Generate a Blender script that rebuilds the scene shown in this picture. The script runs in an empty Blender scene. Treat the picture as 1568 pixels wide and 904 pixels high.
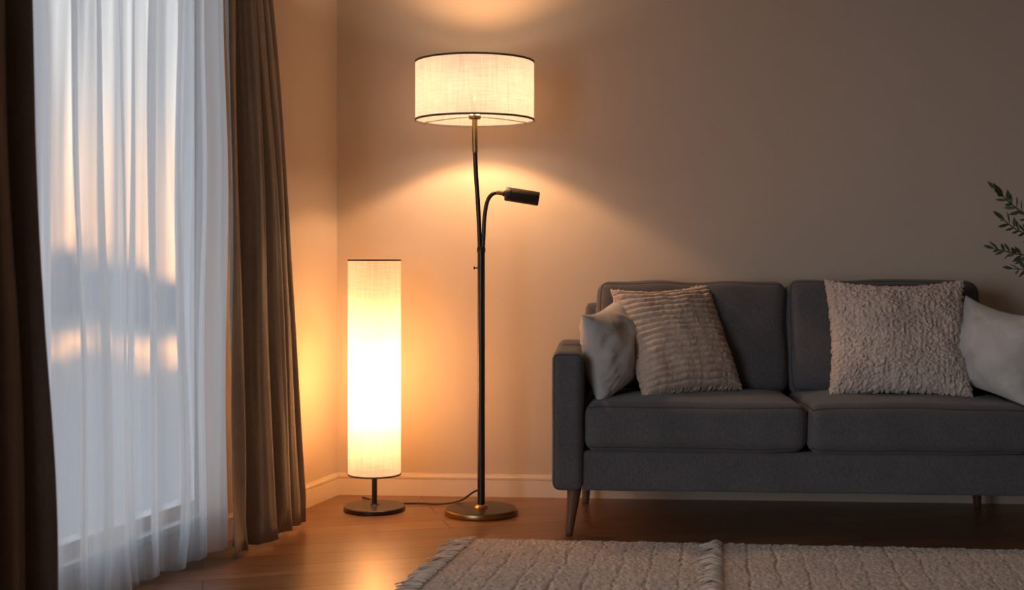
import bpy, bmesh, math, random
from mathutils import Vector, Matrix, noise
random.seed(7)
sc = bpy.context.scene
try:
    sc.view_settings.view_transform = 'Standard'
    sc.view_settings.look = 'None'
except Exception as e:
    print('view', e)
COL = sc.collection

# ------------------------------------------------------------ helpers
def nt_new(name):
    m = bpy.data.materials.new(name); m.use_nodes = True
    nt = m.node_tree; nt.nodes.clear()
    return m, nt, nt.nodes.new('ShaderNodeOutputMaterial')
def N(nt, t, **kw):
    n = nt.nodes.new(t)
    for k, v in kw.items():
        if k in n.inputs.keys(): n.inputs[k].default_value = v
        else: setattr(n, k, v)
    return n
def c4(c): return (c[0], c[1], c[2], 1)
def mesh_obj(name, verts, faces, mat=None, parent=None, smooth=False, mats=None, midx=None):
    me = bpy.data.meshes.new(name); me.from_pydata([tuple(v) for v in verts], [], faces); me.update()
    ob = bpy.data.objects.new(name, me); COL.objects.link(ob)
    if mats:
        for m in mats: me.materials.append(m)
        if midx:
            for p, i in zip(me.polygons, midx): p.material_index = i
    elif mat: me.materials.append(mat)
    if smooth:
        me.polygons.foreach_set('use_smooth', [True]*len(me.polygons))
    if parent: ob.parent = parent
    return ob
def empty(name, loc=(0,0,0), rz=0):
    e = bpy.data.objects.new(name, None); COL.objects.link(e)
    e.location = loc; e.rotation_euler = (0,0,rz); e.empty_display_size = .1
    return e
def lathe(name, prof, mat, parent=None, seg=64, loc=(0,0,0), smooth=True, closed=False):
    v=[];f=[]
    n=len(prof)
    for i in range(seg):
        a=2*math.pi*i/seg
        for r,z in prof: v.append((loc[0]+r*math.cos(a),loc[1]+r*math.sin(a),loc[2]+z))
    for i in range(seg):
        j=(i+1)%seg
        for k in range(n-1 if not closed else n):
            k2=(k+1)%n
            f.append((i*n+k,j*n+k,j*n+k2,i*n+k2))
    ob=mesh_obj(name,v,f,mat,parent,smooth)
    bm=bmesh.new(); bm.from_mesh(ob.data); bmesh.ops.remove_doubles(bm,verts=bm.verts,dist=1e-5)
    bmesh.ops.recalc_face_normals(bm,faces=bm.faces)
    for e in bm.edges:
        if len(e.link_faces)==2 and e.calc_face_angle(0)>math.radians(40): e.smooth=False
    bm.to_mesh(ob.data); bm.free()
    return ob
def tube(name, pts, rad, mat, parent=None, seg=16, res=8):
    """smooth tube through points (catmull-rom)"""
    pts=[Vector(p) for p in pts]
    rads = rad if isinstance(rad,(list,tuple)) else [rad]*len(pts)
    P=[];R=[]
    for i in range(len(pts)-1):
        p0=pts[max(i-1,0)];p1=pts[i];p2=pts[i+1];p3=pts[min(i+2,len(pts)-1)]
        for k in range(res):
            t=k/res
            P.append(.5*((2*p1)+(p2-p0)*t+(2*p0-5*p1+4*p2-p3)*t*t+(3*p1-p0-3*p2+p3)*t**3))
            R.append(rads[i]*(1-t)+rads[i+1]*t)
    P.append(pts[-1]);R.append(rads[-1])
    v=[];f=[]
    up=Vector((0.123,1,0.05)).normalized()
    for i,p in enumerate(P):
        t=(P[min(i+1,len(P)-1)]-P[max(i-1,0)]).normalized()
        a=t.cross(up)
        if a.length<1e-3: a=t.cross(Vector((1,0,0)))
        a.normalize(); b=t.cross(a).normalized()
        for k in range(seg):
            an=2*math.pi*k/seg
            v.append(p+(a*math.cos(an)+b*math.sin(an))*R[i])
    for i in range(len(P)-1):
        for k in range(seg):
            k2=(k+1)%seg
            f.append((i*seg+k,i*seg+k2,(i+1)*seg+k2,(i+1)*seg+k))
    f.append(tuple(range(seg))[::-1]); f.append(tuple((len(P)-1)*seg+k for k in range(seg)))
    return mesh_obj(name,v,f,mat,parent,True)

# ------------------------------------------------------------ materials
def fabric(name, col, scale=600, bump=.25, rough=.9, var=.25, sheen=.3, big=6):
    m,nt,out=nt_new(name)
    tc=N(nt,'ShaderNodeTexCoord')
    n1=N(nt,'ShaderNodeTexNoise',Scale=scale,Detail=3.0)
    mp=N(nt,'ShaderNodeMapping'); mp.inputs['Scale'].default_value=(1,1,.25)
    n2=N(nt,'ShaderNodeTexNoise',Scale=scale*.5,Detail=2.0)
    nb=N(nt,'ShaderNodeTexNoise',Scale=big,Detail=4.0)
    L=nt.links
    L.new(tc.outputs['Object'],n1.inputs['Vector']); L.new(tc.outputs['Object'],mp.inputs['Vector'])
    L.new(mp.outputs[0],n2.inputs['Vector']); L.new(tc.outputs['Object'],nb.inputs['Vector'])
    mx=N(nt,'ShaderNodeMath',operation='ADD'); L.new(n1.outputs[0],mx.inputs[0]); L.new(n2.outputs[0],mx.inputs[1])
    mr=N(nt,'ShaderNodeMapRange'); mr.inputs['From Min'].default_value=.6; mr.inputs['From Max'].default_value=1.4
    mr.inputs['To Min'].default_value=1-var; mr.inputs['To Max'].default_value=1+var
    L.new(mx.outputs[0],mr.inputs['Value'])
    mr2=N(nt,'ShaderNodeMapRange'); mr2.inputs['From Min'].default_value=.3; mr2.inputs['From Max'].default_value=.7
    mr2.inputs['To Min'].default_value=.9; mr2.inputs['To Max'].default_value=1.1
    L.new(nb.outputs[0],mr2.inputs['Value'])
    mm=N(nt,'ShaderNodeMath',operation='MULTIPLY'); L.new(mr.outputs[0],mm.inputs[0]); L.new(mr2.outputs[0],mm.inputs[1])
    vm=N(nt,'ShaderNodeVectorMath',operation='SCALE'); vm.inputs[0].default_value=col; L.new(mm.outputs[0],vm.inputs['Scale'])
    b=N(nt,'ShaderNodeBsdfPrincipled',Roughness=rough)
    try:
        b.inputs['Sheen Weight'].default_value=sheen; b.inputs['Specular IOR Level'].default_value=.2
    except: pass
    L.new(vm.outputs[0],b.inputs['Base Color'])
    bp=N(nt,'ShaderNodeBump',Strength=bump,Distance=.002); L.new(mx.outputs[0],bp.inputs['Height'])
    L.new(bp.outputs[0],b.inputs['Normal']); L.new(b.outputs[0],out.inputs[0])
    return m
def simple(name,col,rough=.5,metal=0,bump=0,scale=200,var=.12):
    m,nt,out=nt_new(name)
    b=N(nt,'ShaderNodeBsdfPrincipled',Roughness=rough,Metallic=metal)
    tc=N(nt,'ShaderNodeTexCoord'); n=N(nt,'ShaderNodeTexNoise',Scale=scale*.1,Detail=4.0)
    nt.links.new(tc.outputs['Object'],n.inputs['Vector'])
    mr=N(nt,'ShaderNodeMapRange'); mr.inputs['To Min'].default_value=1-var; mr.inputs['To Max'].default_value=1+var
    nt.links.new(n.outputs[0],mr.inputs['Value'])
    vm=N(nt,'ShaderNodeVectorMath',operation='SCALE'); vm.inputs[0].default_value=col
    nt.links.new(mr.outputs[0],vm.inputs['Scale']); nt.links.new(vm.outputs[0],b.inputs['Base Color'])
    if bump:
        n2=N(nt,'ShaderNodeTexNoise',Scale=scale,Detail=3.0); nt.links.new(tc.outputs['Object'],n2.inputs['Vector'])
        bp=N(nt,'ShaderNodeBump',Strength=bump,Distance=.002); nt.links.new(n2.outputs[0],bp.inputs['Height'])
        nt.links.new(bp.outputs[0],b.inputs['Normal'])
    nt.links.new(b.outputs[0],out.inputs[0])
    return m
def emis(name,col,s):
    m,nt,out=nt_new(name); e=N(nt,'ShaderNodeEmission',Strength=s); e.inputs['Color'].default_value=c4(col)
    nt.links.new(e.outputs[0],out.inputs[0]); return m
def shade_mat(name,col,trans,em,emcol,tcol):
    """porous linen lampshade: translucent + diffuse + a little see-through between threads"""
    m,nt,out=nt_new(name); L=nt.links
    tc=N(nt,'ShaderNodeTexCoord')
    mp=N(nt,'ShaderNodeMapping'); mp.inputs['Scale'].default_value=(14,14,260)
    mp2=N(nt,'ShaderNodeMapping'); mp2.inputs['Scale'].default_value=(160,160,8)
    n1=N(nt,'ShaderNodeTexNoise',Scale=1.0,Detail=3.0); n2=N(nt,'ShaderNodeTexNoise',Scale=1.0,Detail=2.0)
    L.new(tc.outputs['Object'],mp.inputs[0]);L.new(tc.outputs['Object'],mp2.inputs[0])
    L.new(mp.outputs[0],n1.inputs['Vector']);L.new(mp2.outputs[0],n2.inputs['Vector'])
    ad=N(nt,'ShaderNodeMath',operation='ADD');L.new(n1.outputs[0],ad.inputs[0]);L.new(n2.outputs[0],ad.inputs[1])
    mr=N(nt,'ShaderNodeMapRange'); mr.inputs['From Min'].default_value=.6;mr.inputs['From Max'].default_value=1.4
    mr.inputs['To Min'].default_value=.78;mr.inputs['To Max'].default_value=1.12
    L.new(ad.outputs[0],mr.inputs['Value'])
    vm=N(nt,'ShaderNodeVectorMath',operation='SCALE');vm.inputs[0].default_value=col;L.new(mr.outputs[0],vm.inputs['Scale'])
    tl=N(nt,'ShaderNodeBsdfTranslucent');df=N(nt,'ShaderNodeBsdfDiffuse')
    L.new(vm.outputs[0],tl.inputs[0]);L.new(vm.outputs[0],df.inputs[0])
    m1=N(nt,'ShaderNodeMixShader');m1.inputs[0].default_value=.45;L.new(tl.outputs[0],m1.inputs[1]);L.new(df.outputs[0],m1.inputs[2])
    tr=N(nt,'ShaderNodeBsdfTransparent');tr.inputs[0].default_value=c4(tcol)
    m2=N(nt,'ShaderNodeMixShader');m2.inputs[0].default_value=trans;L.new(m1.outputs[0],m2.inputs[1]);L.new(tr.outputs[0],m2.inputs[2])
    e=N(nt,'ShaderNodeEmission',Strength=em);vm2=N(nt,'ShaderNodeVectorMath',operation='SCALE');vm2.inputs[0].default_value=emcol
    L.new(mr.outputs[0],vm2.inputs['Scale']);L.new(vm2.outputs[0],e.inputs[0])
    a=N(nt,'ShaderNodeAddShader');L.new(m2.outputs[0],a.inputs[0]);L.new(e.outputs[0],a.inputs[1])
    L.new(a.outputs[0],out.inputs[0])
    return m
def sheer_mat():
    m,nt,out=nt_new('sheer_voile');L=nt.links
    tc=N(nt,'ShaderNodeTexCoord')
    mp=N(nt,'ShaderNodeMapping'); mp.inputs['Scale'].default_value=(6,6,.10)
    n=N(nt,'ShaderNodeTexNoise',Scale=1.8,Detail=3.0)
    L.new(tc.outputs['Object'],mp.inputs[0]);L.new(mp.outputs[0],n.inputs['Vector'])
    mr=N(nt,'ShaderNodeMapRange');mr.inputs['From Min'].default_value=.38;mr.inputs['From Max'].default_value=.62
    mr.inputs['To Min'].default_value=.06;mr.inputs['To Max'].default_value=.64;L.new(n.outputs[0],mr.inputs['Value'])
    tl=N(nt,'ShaderNodeBsdfTranslucent');tl.inputs[0].default_value=(.86,.90,.93,1)
    df=N(nt,'ShaderNodeBsdfDiffuse');df.inputs[0].default_value=(.76,.79,.82,1)
    m1=N(nt,'ShaderNodeMixShader');m1.inputs[0].default_value=.34;L.new(tl.outputs[0],m1.inputs[1]);L.new(df.outputs[0],m1.inputs[2])
    tr=N(nt,'ShaderNodeBsdfTransparent');m2=N(nt,'ShaderNodeMixShader')
    L.new(mr.outputs[0],m2.inputs[0]);L.new(m1.outputs[0],m2.inputs[1]);L.new(tr.outputs[0],m2.inputs[2])
    L.new(m2.outputs[0],out.inputs[0]);return m
def wood_floor():
    m,nt,out=nt_new('oak_plank_floor');L=nt.links
    tc=N(nt,'ShaderNodeTexCoord');mp=N(nt,'ShaderNodeMapping');mp.inputs['Rotation'].default_value=(0,0,math.radians(-14))
    L.new(tc.outputs['Object'],mp.inputs[0])
    br=N(nt,'ShaderNodeTexBrick');br.offset=.37;br.inputs['Scale'].default_value=1
    br.inputs['Brick Width'].default_value=1.5;br.inputs['Row Height'].default_value=.15;br.inputs['Mortar Size'].default_value=.003
    br.inputs['Color1'].default_value=(.225,.112,.052,1);br.inputs['Color2'].default_value=(.155,.075,.036,1);br.inputs['Mortar'].default_value=(.03,.015,.008,1)
    L.new(mp.outputs[0],br.inputs['Vector'])
    m2=N(nt,'ShaderNodeMapping');m2.inputs['Scale'].default_value=(1.4,22,1);L.new(mp.outputs[0],m2.inputs[0])
    n=N(nt,'ShaderNodeTexNoise',Scale=2.2,Detail=7.0,Distortion=.6);L.new(m2.outputs[0],n.inputs['Vector'])
    mr=N(nt,'ShaderNodeMapRange');mr.inputs['From Min'].default_value=.3;mr.inputs['From Max'].default_value=.7
    mr.inputs['To Min'].default_value=.62;mr.inputs['To Max'].default_value=1.3;L.new(n.outputs[0],mr.inputs['Value'])
    vm=N(nt,'ShaderNodeVectorMath',operation='SCALE');L.new(br.outputs[0],vm.inputs[0]);L.new(mr.outputs[0],vm.inputs['Scale'])
    b=N(nt,'ShaderNodeBsdfPrincipled',Roughness=.36);L.new(vm.outputs[0],b.inputs['Base Color'])
    mrr=N(nt,'ShaderNodeMapRange');mrr.inputs['To Min'].default_value=.24;mrr.inputs['To Max'].default_value=.40
    L.new(n.outputs[0],mrr.inputs['Value']);L.new(mrr.outputs[0],b.inputs['Roughness'])
    bp=N(nt,'ShaderNodeBump',Strength=.15,Distance=.002);L.new(n.outputs[0],bp.inputs['Height'])
    bp2=N(nt,'ShaderNodeBump',Strength=.5,Distance=.002);bp2.invert=True;L.new(br.outputs['Fac'],bp2.inputs['Height']);L.new(bp.outputs[0],bp2.inputs['Normal'])
    L.new(bp2.outputs[0],b.inputs['Normal']);L.new(b.outputs[0],out.inputs[0]);return m

M_wall=simple('beige_plaster',(.53,.45,.37),.85,0,.05,120,.02)
M_ceil=simple('ceiling_paint',(.46,.41,.35),.9,0,.05,120,.02)
M_trim=simple('cream_trim',(.68,.60,.50),.5,0,0,200,.03)
M_floor=wood_floor()
M_sofa=fabric('grey_linen',(.096,.092,.097),700,.6,.92,.45,.2)
M_pipe=fabric('grey_piping',(.055,.052,.055),700,.3,.92,.2,.1)
M_leg=simple('walnut_leg',(.12,.06,.032),.4,0)
M_brz=simple('dark_bronze',(.07,.058,.046),.36,.8)
M_brass=simple('aged_brass',(.42,.28,.12),.33,1)
M_blk=simple('matte_black_head',(.028,.02,.016),.5,.3,.3,500)
M_band=simple('brown_shade_trim',(.12,.09,.07),.8,0)
M_sheer=sheer_mat()
M_cur=fabric('taupe_curtain',(.32,.28,.24),500,.3,.95,.2,.2)
M_cur2=fabric('brown_curtain',(.18,.135,.105),500,.3,.95,.2,.2)
M_frame=simple('white_window_frame',(.62,.63,.65),.5)
M_cable=simple('cable_rubber',(.03,.025,.02),.5)
M_pgrey=fabric('grey_cotton',(.48,.455,.43),500,.25,.9,.1,.2)
M_prib=fabric('ribbed_knit_beige',(.54,.41,.32),350,.6,.95,.25,.3)
M_pbou=fabric('boucle_beige',(.54,.435,.37),260,.8,.95,.3,.3)
M_rug=fabric('woven_wool_rug',(.44,.375,.32),160,.9,.97,.4,.2,9)
M_fringe=fabric('rug_fringe_yarn',(.52,.45,.38),300,.5,.97,.2,.2,9)
M_drum=shade_mat('drum_linen',(.92,.80,.70),.14,.27,(1,.66,.44),(1,.58,.28))
M_col=shade_mat('column_linen',(.93,.84,.69),.44,.26,(1,.72,.43),(1,.50,.16))
M_bulb=emis('bulb_glow',(1,.78,.5),1.2)
M_leaf=simple('olive_leaf',(.07,.10,.045),.55); M_bark=simple('bark',(.09,.06,.04),.8,0,.4,80)
M_pot=simple('clay_pot',(.35,.3,.26),.7,0,.2,60); M_soil=simple('soil',(.03,.02,.015),.95,0,.5,60)

# ------------------------------------------------------------ room
C=Vector((-.788,5.59)); a4=math.radians(4); a17=math.radians(17)
bd=Vector((math.cos(a4),-math.sin(a4))); bn=Vector((-math.sin(a4),-math.cos(a4)))
ld=Vector((-math.sin(a17),-math.cos(a17))); ln=Vector((math.cos(a17),-math.sin(a17)))
H=2.7
def pbox(V,F,p,d,s0,s1,n,t0,t1,z0,z1):
    b=len(V)
    for z in (z0,z1):
        for s,t in ((s0,t0),(s1,t0),(s1,t1),(s0,t1)):
            q=p+d*s+n*t; V.append((q.x,q.y,z))
    F += [(b,b+3,b+2,b+1),(b+4,b+5,b+6,b+7),(b,b+1,b+5,b+4),(b+1,b+2,b+6,b+5),(b+2,b+3,b+7,b+6),(b+3,b,b+4,b+7)]
def fixn(ob):
    bm=bmesh.new();bm.from_mesh(ob.data);bmesh.ops.recalc_face_normals(bm,faces=bm.faces);bm.to_mesh(ob.data);bm.free()
V=[];F=[];pbox(V,F,C,bd,-.15,4.25,bn,0,-.12,0,H);fixn(mesh_obj('wall_back',V,F,M_wall))
# left wall with the window opening plus an added unseen one for fill light
W1=(1.08,2.62); WFILL=(3.7,5.9); ZW=(.13,2.35)
V=[];F=[]
for s0,s1 in ((-.02,W1[0]),(W1[1],WFILL[0]),(WFILL[1],7.5)): pbox(V,F,C,ld,s0,s1,ln,0,-.14,0,H)
for w in (W1,WFILL):
    pbox(V,F,C,ld,w[0],w[1],ln,0,-.14,0,ZW[0]); pbox(V,F,C,ld,w[0],w[1],ln,0,-.14,ZW[1],H)
fixn(mesh_obj('wall_left',V,F,M_wall))
RX=3.4; RY=-1.55
V=[];F=[];pbox(V,F,Vector((RX,RY)),Vector((0,1)),0,6.9,Vector((1,0)),0,.12,0,H);fixn(mesh_obj('wall_right',V,F,M_wall))
V=[];F=[];pbox(V,F,Vector((-3.2,RY)),Vector((1,0)),0,6.7,Vector((0,-1)),0,.12,0,H);fixn(mesh_obj('wall_front',V,F,M_wall))
fl=[(-.80,5.6),(RX+.02,5.30),(RX+.02,RY-.02),(-2.97,RY-.02)]
def slab(name,z0,z1,mat):
    v=[(x,y,z0) for x,y in fl]+[(x,y,z1) for x,y in fl]
    f=[(0,1,2,3),(7,6,5,4),(0,4,5,1),(1,5,6,2),(2,6,7,3),(3,7,4,0)]
    o=mesh_obj(name,v,f,mat);fixn(o);return o
slab('floor',-.08,0,M_floor); slab('ceiling',H,H+.08,M_ceil)
V=[];F=[]
for t,z0,z1 in ((.014,0,.074),(.008,.074,.079),(.013,.079,.088),(.006,.088,.098)): pbox(V,F,C,bd,0,4.19,bn,0,t,z0,z1)
fixn(mesh_obj('baseboard_back',V,F,M_trim))
V=[];F=[]
for t,z0,z1 in ((.014,0,.074),(.008,.074,.079),(.013,.079,.088),(.006,.088,.098)): pbox(V,F,C,ld,0,7.4,ln,0,t,z0,z1)
fixn(mesh_obj('baseboard_left',V,F,M_trim))
for i,w in enumerate((W1,WFILL)):
    V=[];F=[]; fw=.05
    pbox(V,F,C,ld,w[0],w[0]+fw,ln,-.10,-.04,*ZW);pbox(V,F,C,ld,w[1]-fw,w[1],ln,-.10,-.04,*ZW)
    pbox(V,F,C,ld,w[0]+fw,w[1]-fw,ln,-.10,-.04,ZW[0],ZW[0]+fw);pbox(V,F,C,ld,w[0]+fw,w[1]-fw,ln,-.10,-.04,ZW[1]-fw,ZW[1])
    mid=w[0]+(w[1]-w[0])*(.60 if i==0 else .5)
    pbox(V,F,C,ld,mid-.03,mid+.03,ln,-.095,-.045,ZW[0]+fw,ZW[1]-fw)
    pbox(V,F,C,ld,w[0]+.001,w[1]-.001,ln,-.13,.015,ZW[0]-.02,ZW[0]+.004)
    fixn(mesh_obj('window_%d'%(i+1),V,F,M_frame))  # the second one frames the added opening, out of view

# ------------------------------------------------------------ curtains
def curtain(name,st,sb,off,nf,amp,seed,mat,ns=420,nz=44,ztop=2.5,zbot=.012,jit=.5,widths=None):
    """st/sb: (s0,s1) extent along the wall at the heading / hem"""
    rnd=random.Random(seed)
    ph=[0]
    for i in range(nf): ph.append(ph[-1]+(widths[i] if widths else 1+rnd.uniform(-jit,jit)))
    tot=ph[-1]; ph=[p/tot for p in ph]; am=[rnd.uniform(.45,1.15) for _ in range(nf+1)]
    V=[];F=[]
    for j in range(nz+1):
        q=j/nz; z=ztop+(zbot-ztop)*q
        k=min(1,max(0,(2.1-z)/2.1)); k=k**.85
        s0=st[0]*(1-k)+sb[0]*k; s1=st[1]*(1-k)+sb[1]*k
        for i in range(ns+1):
            u=i/ns
            uu=u+.02*noise.noise((u*3,z*.6,seed))
            uu=min(max(uu,0),.99999)
            kf=0
            while kf<nf-1 and ph[kf+1]<=uu: kf+=1
            fr=(uu-ph[kf])/(ph[kf+1]-ph[kf]); wd=(ph[kf+1]-ph[kf])*nf
            a=am[kf]*(1-fr)+am[kf+1]*fr
            a*=min(1.3,max(.35,wd))
            th=2*math.pi*fr
            w=amp*a*(.75+.45*k)
            y=w*math.cos(th)+.22*w*math.cos(2*th+seed)+.014*noise.noise((u*9,z*1.1,seed+5))*(1+k)+.004*noise.noise((u*30,z*1.5,seed+9))
            sx=(s1-s0)/nf*.17*math.sin(th)*min(1.2,wd)
            s=s0+(s1-s0)*u+sx
            if z<.12: y+= (0.12-z)*.25*noise.noise((u*14,seed,1.5))
            p=C+ld*s+ln*(off+y)
            V.append((p.x,p.y,z+ (.012*noise.noise((u*8,seed,3))+.006 if j==nz else 0)))
    for j in range(nz):
        for i in range(ns):
            a=j*(ns+1)+i
            F.append((a,a+1,a+ns+2,a+ns+1))
    return mesh_obj(name,V,F,mat,None,True)
def sY(Y): return (5.59-Y)/math.cos(a17)
o1=curtain('blackout_curtain',(sY(4.68),sY(4.35)),(sY(4.97),sY(4.38)),.170,4,.032,3,M_cur,widths=[.6,.8,.9,2.3])
o2=curtain('blackout_curtain',(sY(3.34),sY(2.72)),(sY(3.45),sY(2.77)),.175,5,.041,11,M_cur2,jit=.35)
o3=curtain('sheer_curtain',(sY(4.48),sY(3.20)),(sY(4.50),sY(3.27)),.085,11,.026,22,M_sheer,ns=700,jit=.75)
for o in (o1,o2):
    md=o.modifiers.new('thick','SOLIDIFY');md.thickness=.003
rod=empty('curtain_rod')
def pt(s,t,z): q=C+ld*s+ln*t; return (q.x,q.y,z)
for k,(t,zz) in enumerate(((.17,2.53),(.085,2.53))):
    tube('rod_%d'%(k+1),[pt(.5,t,zz),pt(1.6,t,zz),pt(3.2,t,zz)],.012,M_brz,rod)
for k,s in enumerate((.55,3.1)):
    tube('bracket_%d'%(k+1),[pt(s,0,2.53),pt(s,.1,2.53),pt(s,.185,2.53)],.008,M_brz,rod)

# ------------------------------------------------------------ floor lamp (drum)
LY=5.16
lamp=empty('floor_lamp',(-.128,LY,0))
def lp(x,z,y=0): return (x+.128,y,z)
lathe('base',[(0,0),(.150,0),(.1525,.003),(.1525,.020),(.150,.0235),(.03,.026),(.026,.034),(.018,.040),(.0,.040)],M_brass,lamp,96)
lathe('base_top',[(0,.0262),(.146,.0242),(.146,.0250),(.03,.0275),(0,.0275)],M_brz,lamp,96)
lathe('pole',[(0,.03),(.0155,.03),(.0155,1.085),(.018,1.087),(.018,1.105),(.014,1.110),(0,1.11)],M_brz,lamp,32)
tube('main_stem',[lp(-.133,1.10),lp(-.137,1.20),lp(-.142,1.30),lp(-.150,1.42),lp(-.154,1.52),lp(-.155,1.60),lp(-.155,1.72)],.0095,M_brz,lamp)
tube('brass_upper_stem',[lp(-.1535,1.50),lp(-.155,1.57),lp(-.155,1.62),lp(-.155,1.70)],.0115,M_brass,lamp)
tube('gooseneck',[lp(-.121,1.09,-.006),lp(-.118,1.15,-.006),lp(-.115,1.22,-.006),lp(-.106,1.285,-.006),lp(-.090,1.320,-.006),lp(-.065,1.334,-.006),lp(-.035,1.331,-.006)],.0085,M_brz,lamp)
# reading head
hd=empty('reading_head',lp(-.036,1.331,-.006));hd.parent=lamp;hd.rotation_euler=(0,math.radians(90+9),0)
lathe('head_shell',[(0,0),(.012,0),(.012,.006),(.026,.008),(.029,.012),(.029,.030),(.0275,.031),(.0275,.033),(.029,.034),(.029,.145),(.027,.150),(.024,.150),(.023,.130),(0,.130)],M_blk,hd,40)
lathe('knuckle',[(0,-.03),(.009,-.03),(.010,-.02),(.010,.0),(0,.0)],M_brass,hd,24)
kn=empty('switch',lp(-.143,1.022));kn.parent=lamp;kn.rotation_euler=(0,math.radians(-90),0)
lathe('knob',[(0,-.004),(.003,-.004),(.003,.010),(.0065,.011),(.0065,.017),(0,.018)],M_brz,kn,20)
sx=-.027
lathe('shade',[(.2465,1.634),(.2465,1.873)],M_drum,lamp,128,(sx,0,0))
for nm,z in (('shade_rim_bottom',1.631),('shade_rim_top',1.870)):
    lathe(nm,[(.2455,z),(.2485,z),(.2485,z+.008),(.2455,z+.008)],M_band,lamp,128,(sx,0,0),closed=True)
lathe('fitter_cup',[(0,1.640),(.024,1.640),(.026,1.646),(.026,1.655),(.012,1.662),(.012,1.70),(.02,1.705),(.02,1.735),(0,1.735)],M_brass,lamp,32,(sx,0,0))
for k in range(3):
    a=math.radians(30+120*k)
    tube('spider_arm_%d'%(k+1),[(sx,0,1.650),(sx+.12*math.cos(a),.12*math.sin(a),1.648),(sx+.245*math.cos(a),.245*math.sin(a),1.640)],.002,M_brass,lamp,8,4)
lathe('bulb',[(.0,1.735),(.014,1.737),(.016,1.745),(.030,1.765),(.034,1.785),(.028,1.806),(.014,1.817),(0,1.819)],M_bulb,lamp,32,(sx,0,0))
def light(name,typ,loc,power,col,size=.03,parent=None,rot=(0,0,0),**kw):
    l=bpy.data.lights.new(name,typ);l.energy=power;l.color=col
    if typ!='AREA': l.shadow_soft_size=size
    for k,v in kw.items(): setattr(l,k,v)
    o=bpy.data.objects.new(name,l);COL.objects.link(o);o.location=loc;o.rotation_euler=rot
    if parent:o.parent=parent
    return o
WARM=(1,.53,.25)
light('down_light','SPOT',(sx,.030,1.690),32,WARM,.03,lamp,(0,0,0),spot_size=math.radians(124),spot_blend=.22)
light('up_light','SPOT',(sx,0,1.835),28,WARM,.035,lamp,(math.pi,0,0),spot_size=math.radians(122),spot_blend=.5)
light('glow_light','POINT',(sx,-.065,1.745),2.0,(1,.70,.46),.03,lamp)
light('glow_light','POINT',(sx,.065,1.745),3.4,(1,.66,.40),.03,lamp)
# cable
tube('power_cable',[lp(-.128,.10,.014),lp(-.16,.085,.03),lp(-.22,.035,.10),lp(-.30,.008,.17),lp(-.40,.005,.20),lp(-.50,.005,.20),lp(-.58,.005,.24),lp(-.66,.005,.33)],.0042,M_cable,lamp,8)

# ------------------------------------------------------------ column lamp
cl=empty('column_lamp',(-.580,5.235,0))
lathe('base',[(0,0),(.126,0),(.129,.003),(.129,.017),(.126,.020),(.02,.022),(.016,.028),(0,.028)],M_brz,cl,80)
lathe('stem',[(0,.02),(.011,.02),(.011,.17),(0,.17)],M_brz,cl,24)
lathe('shade',[(.111,.152),(.111,1.056)],M_col,cl,96)
for nm,z in (('rim_bottom',.150),('rim_top',1.050)):
    lathe(nm,[(.1105,z),(.1125,z),(.1125,z+.007),(.1105,z+.007)],M_band,cl,96,closed=True)
for k in range(3):
    a=math.radians(20+120*k)
    tube('support_arm_%d'%(k+1),[(0,0,.160),(.055*math.cos(a),.055*math.sin(a),.160),(.1105*math.cos(a),.1105*math.sin(a),.156)],.002,M_brz,cl,8,3)
tube('inner_rod',[(0,0,.165),(0,0,.3),(0,0,.47)],.004,M_trim,cl,10,3)
lathe('bulb',[(0,.47),(.014,.472),(.016,.48),(.028,.50),(.030,.52),(.02,.545),(0,.55)],M_bulb,cl,24)
for z,p in ((.60,9),(.44,6),(.28,.5),(.79,1.3)):
    light('bulb_light','POINT',(0,-.035 if z<.5 else 0,z),p,(1,.67,.38),.03,cl)

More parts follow.
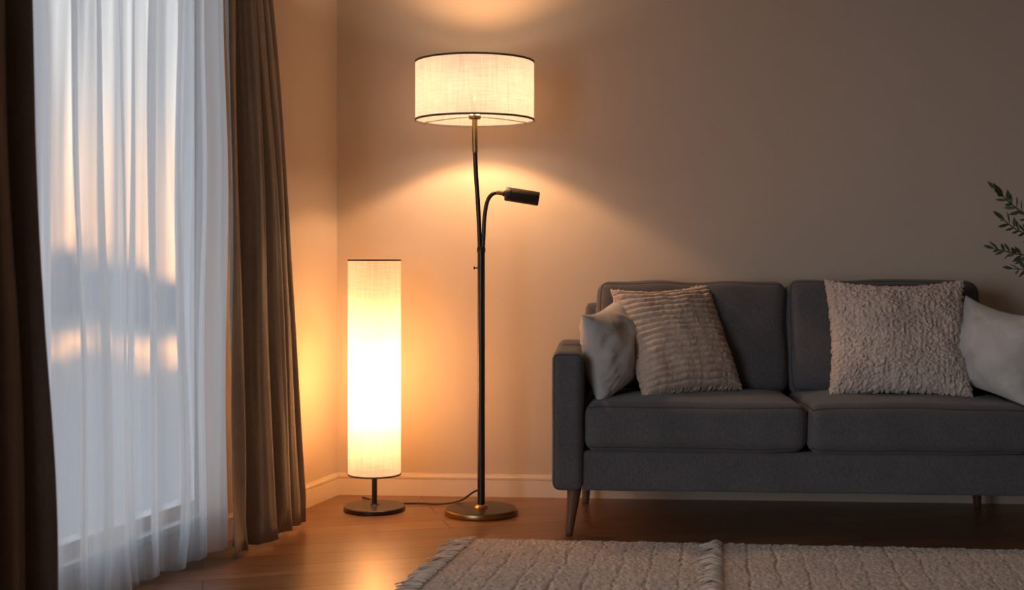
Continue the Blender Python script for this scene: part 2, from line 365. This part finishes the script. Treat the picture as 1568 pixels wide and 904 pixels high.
# ------------------------------------------------------------ sofa
sofa=empty('sofa',(.150,4.70,0),-a4)
def rb_map(p,h,r,puff=(0,0,0),wr=0,seed=0):
    x,y,z=p
    P=Vector((x*h[0],y*h[1],z*h[2]))
    q=Vector([max(-(h[i]-r),min(h[i]-r,P[i])) for i in range(3)])
    d=P-q
    if d.length>1e-9: P=q+d.normalized()*r
    fx=max(0,1-x*x);fy=max(0,1-y*y);fz=max(0,1-z*z)
    P.x+=puff[0]*x*(fy*fz)**.6; P.y+=puff[1]*y*(fx*fz)**.6; P.z+=puff[2]*z*(fx*fy)**.6
    if wr:
        nn=noise.noise_vector((P.x*5+seed,P.y*5,P.z*5))
        P+=nn*wr
    return P
def rbox(name,cen,size,r,mat,parent,puff=(0,0,0),rot=(0,0,0),n=22,wr=0,seed=0,pipe=None):
    h=[s/2 for s in size];bm=bmesh.new()
    ts=[math.sin(math.pi/2*(2*i/n-1)) for i in range(n+1)]
    for ax in range(3):
        for sg in (-1,1):
            g=[]
            for i in range(n+1):
                row=[]
                for j in range(n+1):
                    p=[0,0,0];p[ax]=sg;p[(ax+1)%3]=ts[i];p[(ax+2)%3]=ts[j]
                    row.append(bm.verts.new(rb_map(p,h,r,puff,wr,seed)))
                g.append(row)
            for i in range(n):
                for j in range(n): bm.faces.new((g[i][j],g[i+1][j],g[i+1][j+1],g[i][j+1]))
    bmesh.ops.remove_doubles(bm,verts=bm.verts,dist=1e-6);bmesh.ops.recalc_face_normals(bm,faces=bm.faces)
    me=bpy.data.meshes.new(name);bm.to_mesh(me);bm.free();me.materials.append(mat)
    me.polygons.foreach_set('use_smooth',[True]*len(me.polygons))
    o=bpy.data.objects.new(name,me);COL.objects.link(o);o.parent=parent;o.location=cen;o.rotation_euler=rot
    if pipe:
        k=0
        for ring in pipe:
            ax,sg=ring;a=(ax+1)%3;b=(ax+2)%3;pts=[]
            seq=[(t,-1) for t in ts[:-1]]+[(1,t) for t in ts[:-1]]+[(-t,1) for t in ts[:-1]]+[(-1,-t) for t in ts[:-1]]
            for u,v in seq:
                p=[0,0,0];p[ax]=sg;p[a]=u;p[b]=v
                pts.append(rb_map(p,h,r,puff,wr,seed))
            cu=bpy.data.curves.new(name+'_piping','CURVE');cu.dimensions='3D';cu.bevel_depth=.0032;cu.bevel_resolution=2
            sp=cu.splines.new('POLY');sp.points.add(len(pts)-1)
            for q,w in zip(sp.points,pts): q.co=(w.x,w.y,w.z,1)
            sp.use_cyclic_u=True;cu.materials.append(M_pipe)
            oc=bpy.data.objects.new(name+'_piping_%d'%k,cu);COL.objects.link(oc);oc.parent=o;k+=1
    return o
SW=1.90
rbox('arm_left',(.06,.39,.441),(.12,.78,.527),.032,M_sofa,sofa,(0.002,0.004,.004),n=20,wr=.002,pipe=[(1,-1)])
rbox('arm_right',(SW-.06,.39,.441),(.12,.78,.527),.032,M_sofa,sofa,(0.002,0.004,.004),n=20,wr=.002,seed=3,pipe=[(1,-1)])
rbox('base_rail',(SW/2,.39,.253),(SW-.232,.74,.150),.012,M_sofa,sofa,n=16,wr=.0015)
rbox('back_frame',(SW/2,.715,.52),(SW-.24,.13,.70),.03,M_sofa,sofa,n=16)
rbox('seat_cushion_1',(.541,.315,.422),(.832,.64,.178),.046,M_sofa,sofa,(.004,.012,.022),n=34,wr=.007,seed=1,pipe=[(2,1),(2,-1)])
rbox('seat_cushion_2',(1.371,.315,.422),(.822,.64,.178),.046,M_sofa,sofa,(.004,.012,.020),n=34,wr=.007,seed=9,pipe=[(2,1),(2,-1)])
rbox('back_cushion_1',(.565,.565,.725),(.785,.165,.47),.05,M_sofa,sofa,(.004,.035,.004),rot=(math.radians(-11),0,0),n=34,wr=.014,seed=5,pipe=[(1,-1)])
rbox('back_cushion_2',(1.352,.565,.730),(.79,.165,.47),.05,M_sofa,sofa,(.004,.035,.004),rot=(math.radians(-11),0,0),n=34,wr=.014,seed=15,pipe=[(1,-1)])
def leg(name,x,y,dx,dy):
    tube(name,[(x+dx,y+dy,0),(x+dx*.5,y+dy*.5,.09),(x,y,.185)],[.014,.020,.029],M_leg,sofa,20,4)
leg('leg_1',.085,.07,-.022,-.015);leg('leg_2',SW-.085,.07,.022,-.015);leg('leg_3',.13,.68,-.01,.01);leg('leg_4',SW-.13,.68,.01,.01)

# ------------------------------------------------------------ throw pillows
def pillow(name,cen,r,u,T,mat,n=60,pinch=.09,kind='plain',seed=0):
    r=Vector(r);u=Vector(u);a=r.length/2;b=u.length/2;R=r.normalized();nn=R.cross(u).normalized();U=nn.cross(R).normalized()
    V=[];F=[];idx={}
    for side in (1,-1):
        for i in range(n+1):
            for j in range(n+1):
                s=math.sin(math.pi/2*(2*i/n-1))*.4+(2*i/n-1)*.6; t=math.sin(math.pi/2*(2*j/n-1))*.4+(2*j/n-1)*.6
                edge=i in(0,n) or j in(0,n)
                if edge and side==-1: idx[(side,i,j)]=idx[(1,i,j)];continue
                x=a*s*(1-pinch*(1-t*t));y=b*t*(1-pinch*(1-s*s))
                f=((1-s**2)*(1-t**2))
                z=T/2*(f**.5) if f>0 else 0
                e=max(abs(s),abs(t))
                z*=1+.14*noise.noise((s*2.2+seed,t*2.2,seed*1.7+side))
                wr=noise.noise((s*3.1+seed*3,t*3.1,side*2.0))
                z+=.010*wr*(1-e**6)
                cr_=noise.noise(((s+t)*5+seed,(s-t)*1.6,side*1.1))+noise.noise(((s-t)*5+seed,(s+t)*1.6,4+side*1.1))
                z+=.009*cr_*(e**2)*(1-e**8)*(1 if kind=='plain' else .4)
                pk=noise.noise(((s if abs(t)>abs(s) else t)*9,seed,side*3.3+(1 if abs(t)>abs(s) else 5)))
                z+=.009*pk*(e**3)*(1-e**8)
                if kind=='rib' :
                    ph=t*b/.0265+.22*noise.noise((s*2.2,t*2.5,7))+.12*noise.noise((s*7,t*3,17))
                    k=abs(math.sin(math.pi*ph))**.5
                    z+=(.017*k*(1+.18*noise.noise((s*14,math.floor(ph)*3.1,2)))+.0025*noise.noise((s*55,t*55,2)))*(1-e**14)
                elif kind=='boucle':
                    q=abs(noise.noise((x*48,y*62,seed+side)));q2=noise.noise((x*120,y*120,seed+9))
                    z+=(.022*min(q,.45)+.007*q2)*(1-e**14)
                    x+=.006*noise.noise((x*70,y*70,31));y+=.006*noise.noise((x*70,y*70,47))
                if kind!='plain' and e>.97:
                    x+=.008*noise.noise((s*30,t*30,3));y+=.008*noise.noise((s*30,t*30,8))
                y-=.016*(1-s*s)*(t>0)*t
                idx[(side,i,j)]=len(V)
                V.append(Vector(cen)+R*x+U*y+nn*(z*side))
    for side in(1,-1):
        for i in range(n):
            for j in range(n):
                q=(idx[(side,i,j)],idx[(side,i+1,j)],idx[(side,i+1,j+1)],idx[(side,i,j+1)])
                F.append(q if side==1 else q[::-1])
    return mesh_obj(name,V,F,mat,None,True)
pillow('throw_pillow',(.397,4.93,.708),(.19,.34,.075),(-.07,-.04,.35),.20,M_pgrey,90,.07,'plain',2)
pillow('knit_pillow',(.665,5.02,.732),(.42,.19,.02),(-.165,.18,.42),.20,M_prib,210,.06,'rib',4)
pillow('boucle_pillow',(1.528,4.93,.748),(.54,-.08,.0),(.075,.18,.45),.19,M_pbou,220,.07,'boucle',6)
pillow('throw_pillow',(1.872,4.81,.708),(.20,-.33,-.07),(.09,-.03,.34),.20,M_pgrey,90,.07,'plain',9)

# ------------------------------------------------------------ rugs
def rug(name,A,B,Cc,D,seed,nx,ny):
    """corners: A back-left, B back-right, Cc front-right, D front-left"""
    A,B,Cc,D=[Vector(p) for p in (A,B,Cc,D)]
    w=(B-A).length;l=(D-A).length
    V=[];F=[]
    for j in range(ny+1):
        for i in range(nx+1):
            u=i/nx;v=j/ny
            p=(A*(1-u)+B*u)*(1-v)+(D*(1-u)+Cc*u)*v
            x=u*w;y=v*l
            ex=min(i,nx-i,j,ny-j)
            wob=noise.noise((x*5,y*7,seed))
            xx=x+.012*wob+.007*noise.noise((x*20,y*28,seed+3))
            ce=math.floor(xx/.098); fr=xx/.098-ce
            wgt=.25+.75*abs(noise.noise((ce*7.3,y*2.0,seed)))*2.0
            groove=-.0060*wgt*math.exp(-(min(fr,1-fr)/.05)**2)
            row=.0032*abs(math.sin(math.pi*(y+.006*noise.noise((x*14,y*3,seed))+.010*(ce%2))/.020))
            tuft=.0035*noise.noise((x*55,y*60,seed+4))+.0035*noise.noise((x*120,y*110,seed+2))
            z=.010+groove+row+tuft
            if ex==0: z=.001
            elif ex==1: z=min(z,.008)
            V.append((p.x+ (.004*noise.noise((y*40,x*40,seed)) if ex<2 else 0),p.y+(.004*noise.noise((y*40,x*40,seed+8)) if ex<2 else 0),max(.001,z)))
    for j in range(ny):
        for i in range(nx):
            a=j*(nx+1)+i;F.append((a,a+nx+1,a+nx+2,a+1))
    ob=mesh_obj(name,V,F,M_rug,None,True)
    V=[];F=[];rnd=random.Random(seed)
    out=(A-B).normalized();ntas=int(l/.034)
    # tassels: little bundles of yarn knotted at the rug edge, splaying outwards
    for k in range(ntas):
        bs=A+(D-A)*((k+.5+rnd.uniform(-.15,.15))/ntas)
        a0=rnd.uniform(-.4,.4);L0=rnd.uniform(.075,.105)*(.75 if seed==2 else 1)
        for s_ in range(5):
            base=bs+(D-A).normalized()*rnd.uniform(-.004,.004)
            ang=a0+rnd.uniform(-.18,.18);d=(Matrix.Rotation(ang,2)@out)
            Ln=L0*rnd.uniform(.8,1.15);rr=rnd.uniform(.0026,.0038)
            bend=rnd.uniform(-.018,.018);pz=rnd.uniform(.002,.012)
            perp=Vector((-d.y,d.x));b=len(V);m=6
            for i in range(m+1):
                t=i/m;q=base-out*.012+d*(Ln*t)+perp*(bend*t*t)
                z=.012*(1-t)+pz*t*(1-t)*4*.8+.004+(.012*min(1,t*2) if seed==2 else 0)
                ri=rr*(1-.4*t)*(1.5 if i==1 else 1)
                for c in range(4):
                    an=math.pi/2*c+.4
                    V.append((q.x+perp.x*ri*math.cos(an),q.y+perp.y*ri*math.cos(an),z+ri*math.sin(an)))
            for i in range(m):
                for c in range(4):
                    c2=(c+1)%4;F.append((b+i*4+c,b+i*4+c2,b+i*4+4+c2,b+i*4+4+c))
            F.append((b+m*4,b+m*4+1,b+m*4+2,b+m*4+3))
    mesh_obj('fringe',V,F,M_fringe,ob,True)
    return ob
rug('area_rug',(-.145,4.652),(.755,4.574),(.49,2.95),(-.515,2.95),1,250,420)
rug('area_rug',(.762,4.573),(2.35,4.42),(2.10,2.95),(.497,2.95),2,420,420)

# ------------------------------------------------------------ olive plant
pl=empty('potted_olive_plant',(2.50,4.98,0))
lathe('pot',[(0,0),(.11,0),(.125,.02),(.155,.27),(.165,.275),(.165,.30),(.150,.30),(.146,.26),(0,.26)],M_pot,pl,48)
lathe('soil',[(0,.262),(.145,.262),(.0,.268)],M_soil,pl,32)
tube('trunk',[(0,0,.25),(.015,.0,.5),(-.02,.01,.75),(-.03,0,.98)],[.016,.014,.012,.009],M_bark,pl,10)
LV=[];LF=[]
def leaf(p,d,L,rn):
    d=d.normalized();s=d.cross(Vector((rn.uniform(-.5,.5),rn.uniform(.3,1),rn.uniform(-.4,.6)))).normalized();nn=d.cross(s)
    b=len(LV);prof=[(0,.0),(.2,.09),(.45,.15),(.7,.12),(1,0)]
    for t,w in prof:
        q=p+d*(L*t)+nn*(L*.12*t*t)
        LV.extend([q-s*(w*L)+nn*(w*L*.35),q,q+s*(w*L)+nn*(w*L*.35)])
    for i in range(4):
        k=b+i*3;LF.append((k,k+1,k+4,k+3));LF.append((k+1,k+2,k+5,k+4))
rn=random.Random(5);bi=0
def branch(pts,r,step=.024):
    global bi
    bi+=1
    tube('branch_%d'%bi,pts,[r*(1-.6*i/(len(pts)-1)) for i in range(len(pts))],M_bark,pl,6,6)
    P=[Vector(p) for p in pts];Ls=[(P[i+1]-P[i]).length for i in range(len(P)-1)];tot=sum(Ls)
    d=tot*.25
    while d<=tot:
        s=d;i=0
        while i<len(Ls)-1 and s>Ls[i]: s-=Ls[i];i+=1
        q=P[i].lerp(P[i+1],min(1,s/Ls[i]));ax=(P[i+1]-P[i]).normalized()
        sd=ax.cross(Vector((rn.uniform(-1,1),rn.uniform(-1,1),rn.uniform(-1,1)))).normalized()
        for sg in(-1,1): leaf(q,ax*.75+sd*sg*rn.uniform(.6,1),rn.uniform(.04,.062),rn)
        d+=step
    leaf(P[-1],ax,.05,rn)
T=(-.03,0,.96)
branch([T,(-.22,-.02,1.10),(-.40,-.03,1.20),(-.50,-.03,1.27),(-.57,-.03,1.335)],.005)
branch([(-.22,-.02,1.10),(-.36,.0,1.14),(-.46,.01,1.17),(-.53,.01,1.22)],.004)
branch([(-.03,0,.85),(-.22,.0,.99),(-.38,-.0,1.06),(-.48,.0,1.08),(-.565,.0,1.10)],.005)
branch([(-.25,0,1.00),(-.38,-.03,1.01),(-.50,-.03,1.02)],.004)
branch([T,(-.10,.05,1.2),(-.22,.06,1.4),(-.32,.05,1.55)],.005)
branch([T,(.05,-.1,1.2),(.08,-.15,1.42),(.05,-.2,1.6)],.005)
branch([T,(.15,.05,1.15),(.28,.05,1.35)],.005)
branch([(-.02,0,.8),(.12,-.12,.98),(.22,-.2,1.15)],.005)
branch([T,(0,.08,1.3),(-.04,.10,1.65)],.005)
mesh_obj('leaves',LV,LF,M_leaf,pl,True)

# ------------------------------------------------------------ world: dusk sky over water
w=bpy.data.worlds.new('dusk_sky');sc.world=w;w.use_nodes=True;nt=w.node_tree;nt.nodes.clear()
o=nt.nodes.new('ShaderNodeOutputWorld');bg=nt.nodes.new('ShaderNodeBackground');bg.inputs[1].default_value=.84
tc=nt.nodes.new('ShaderNodeTexCoord');sp=nt.nodes.new('ShaderNodeSeparateXYZ');nt.links.new(tc.outputs['Generated'],sp.inputs[0])
mpw=nt.nodes.new('ShaderNodeMapping');mpw.inputs['Scale'].default_value=(14,14,14);nt.links.new(tc.outputs['Generated'],mpw.inputs[0])
nw=nt.nodes.new('ShaderNodeTexNoise');nw.inputs['Scale'].default_value=1.0;nw.inputs['Detail'].default_value=3;nt.links.new(mpw.outputs[0],nw.inputs['Vector'])
ma=nt.nodes.new('ShaderNodeMath');ma.operation='MULTIPLY_ADD';nt.links.new(nw.outputs[0],ma.inputs[0]);ma.inputs[1].default_value=.08;ma.inputs[2].default_value=-.04
mb=nt.nodes.new('ShaderNodeMath');mb.operation='ADD';nt.links.new(sp.outputs['Z'],mb.inputs[0]);nt.links.new(ma.outputs[0],mb.inputs[1])
mr=nt.nodes.new('ShaderNodeMapRange');mr.inputs['From Min'].default_value=-.25;mr.inputs['From Max'].default_value=.5
nt.links.new(mb.outputs[0],mr.inputs['Value'])
cr=nt.nodes.new('ShaderNodeValToRGB');e=cr.color_ramp.elements
e[0].position=0;e[0].color=(.40,.46,.54,1);e[1].position=1;e[1].color=(.95,1.15,1.4,1)
for p,c in ((.19,(.42,.45,.52,1)),(.22,(.5,.48,.5,1)),(.24,(2.3,1.3,.75,1)),(.262,(.5,.48,.5,1)),(.28,(.26,.29,.36,1)),(.32,(.30,.32,.38,1)),(.345,(2.4,1.4,.85,1)),(.42,(2.4,1.65,1.15,1)),(.50,(1.8,1.65,1.5,1)),(.65,(1.4,1.5,1.55,1))):
    k=e.new(p);k.color=c
nt.links.new(mr.outputs[0],cr.inputs[0]);nt.links.new(cr.outputs[0],bg.inputs[0]);nt.links.new(bg.outputs[0],o.inputs[0])

# added soft fill lamp, set outside the invented out-of-view opening on the left
q=C+ld*((WFILL[0]+WFILL[1])/2)+ln*(-.25)
l=light('window_daylight','AREA',(q.x,q.y,1.3),22,(.86,.92,1.0),shape='RECTANGLE')
l.data.size=2.1;l.data.size_y=1.9;l.data.spread=math.radians(90)
dirv=Vector((1.1,4.8,.20))-Vector(l.location)
l.rotation_euler=dirv.to_track_quat('-Z','Y').to_euler()

# ------------------------------------------------------------ camera
cd=bpy.data.cameras.new('camera');cam=bpy.data.objects.new('camera',cd);COL.objects.link(cam)
cam.location=(0,0,1.05);cam.rotation_euler=(math.radians(90),0,0)
cd.sensor_width=36;cd.lens=36*1940/1600;cd.shift_y=-53/1600
cd.dof.use_dof=True;cd.dof.focus_distance=5.0;cd.dof.aperture_fstop=2.4
cd.clip_start=.05;cd.clip_end=500
sc.camera=cam
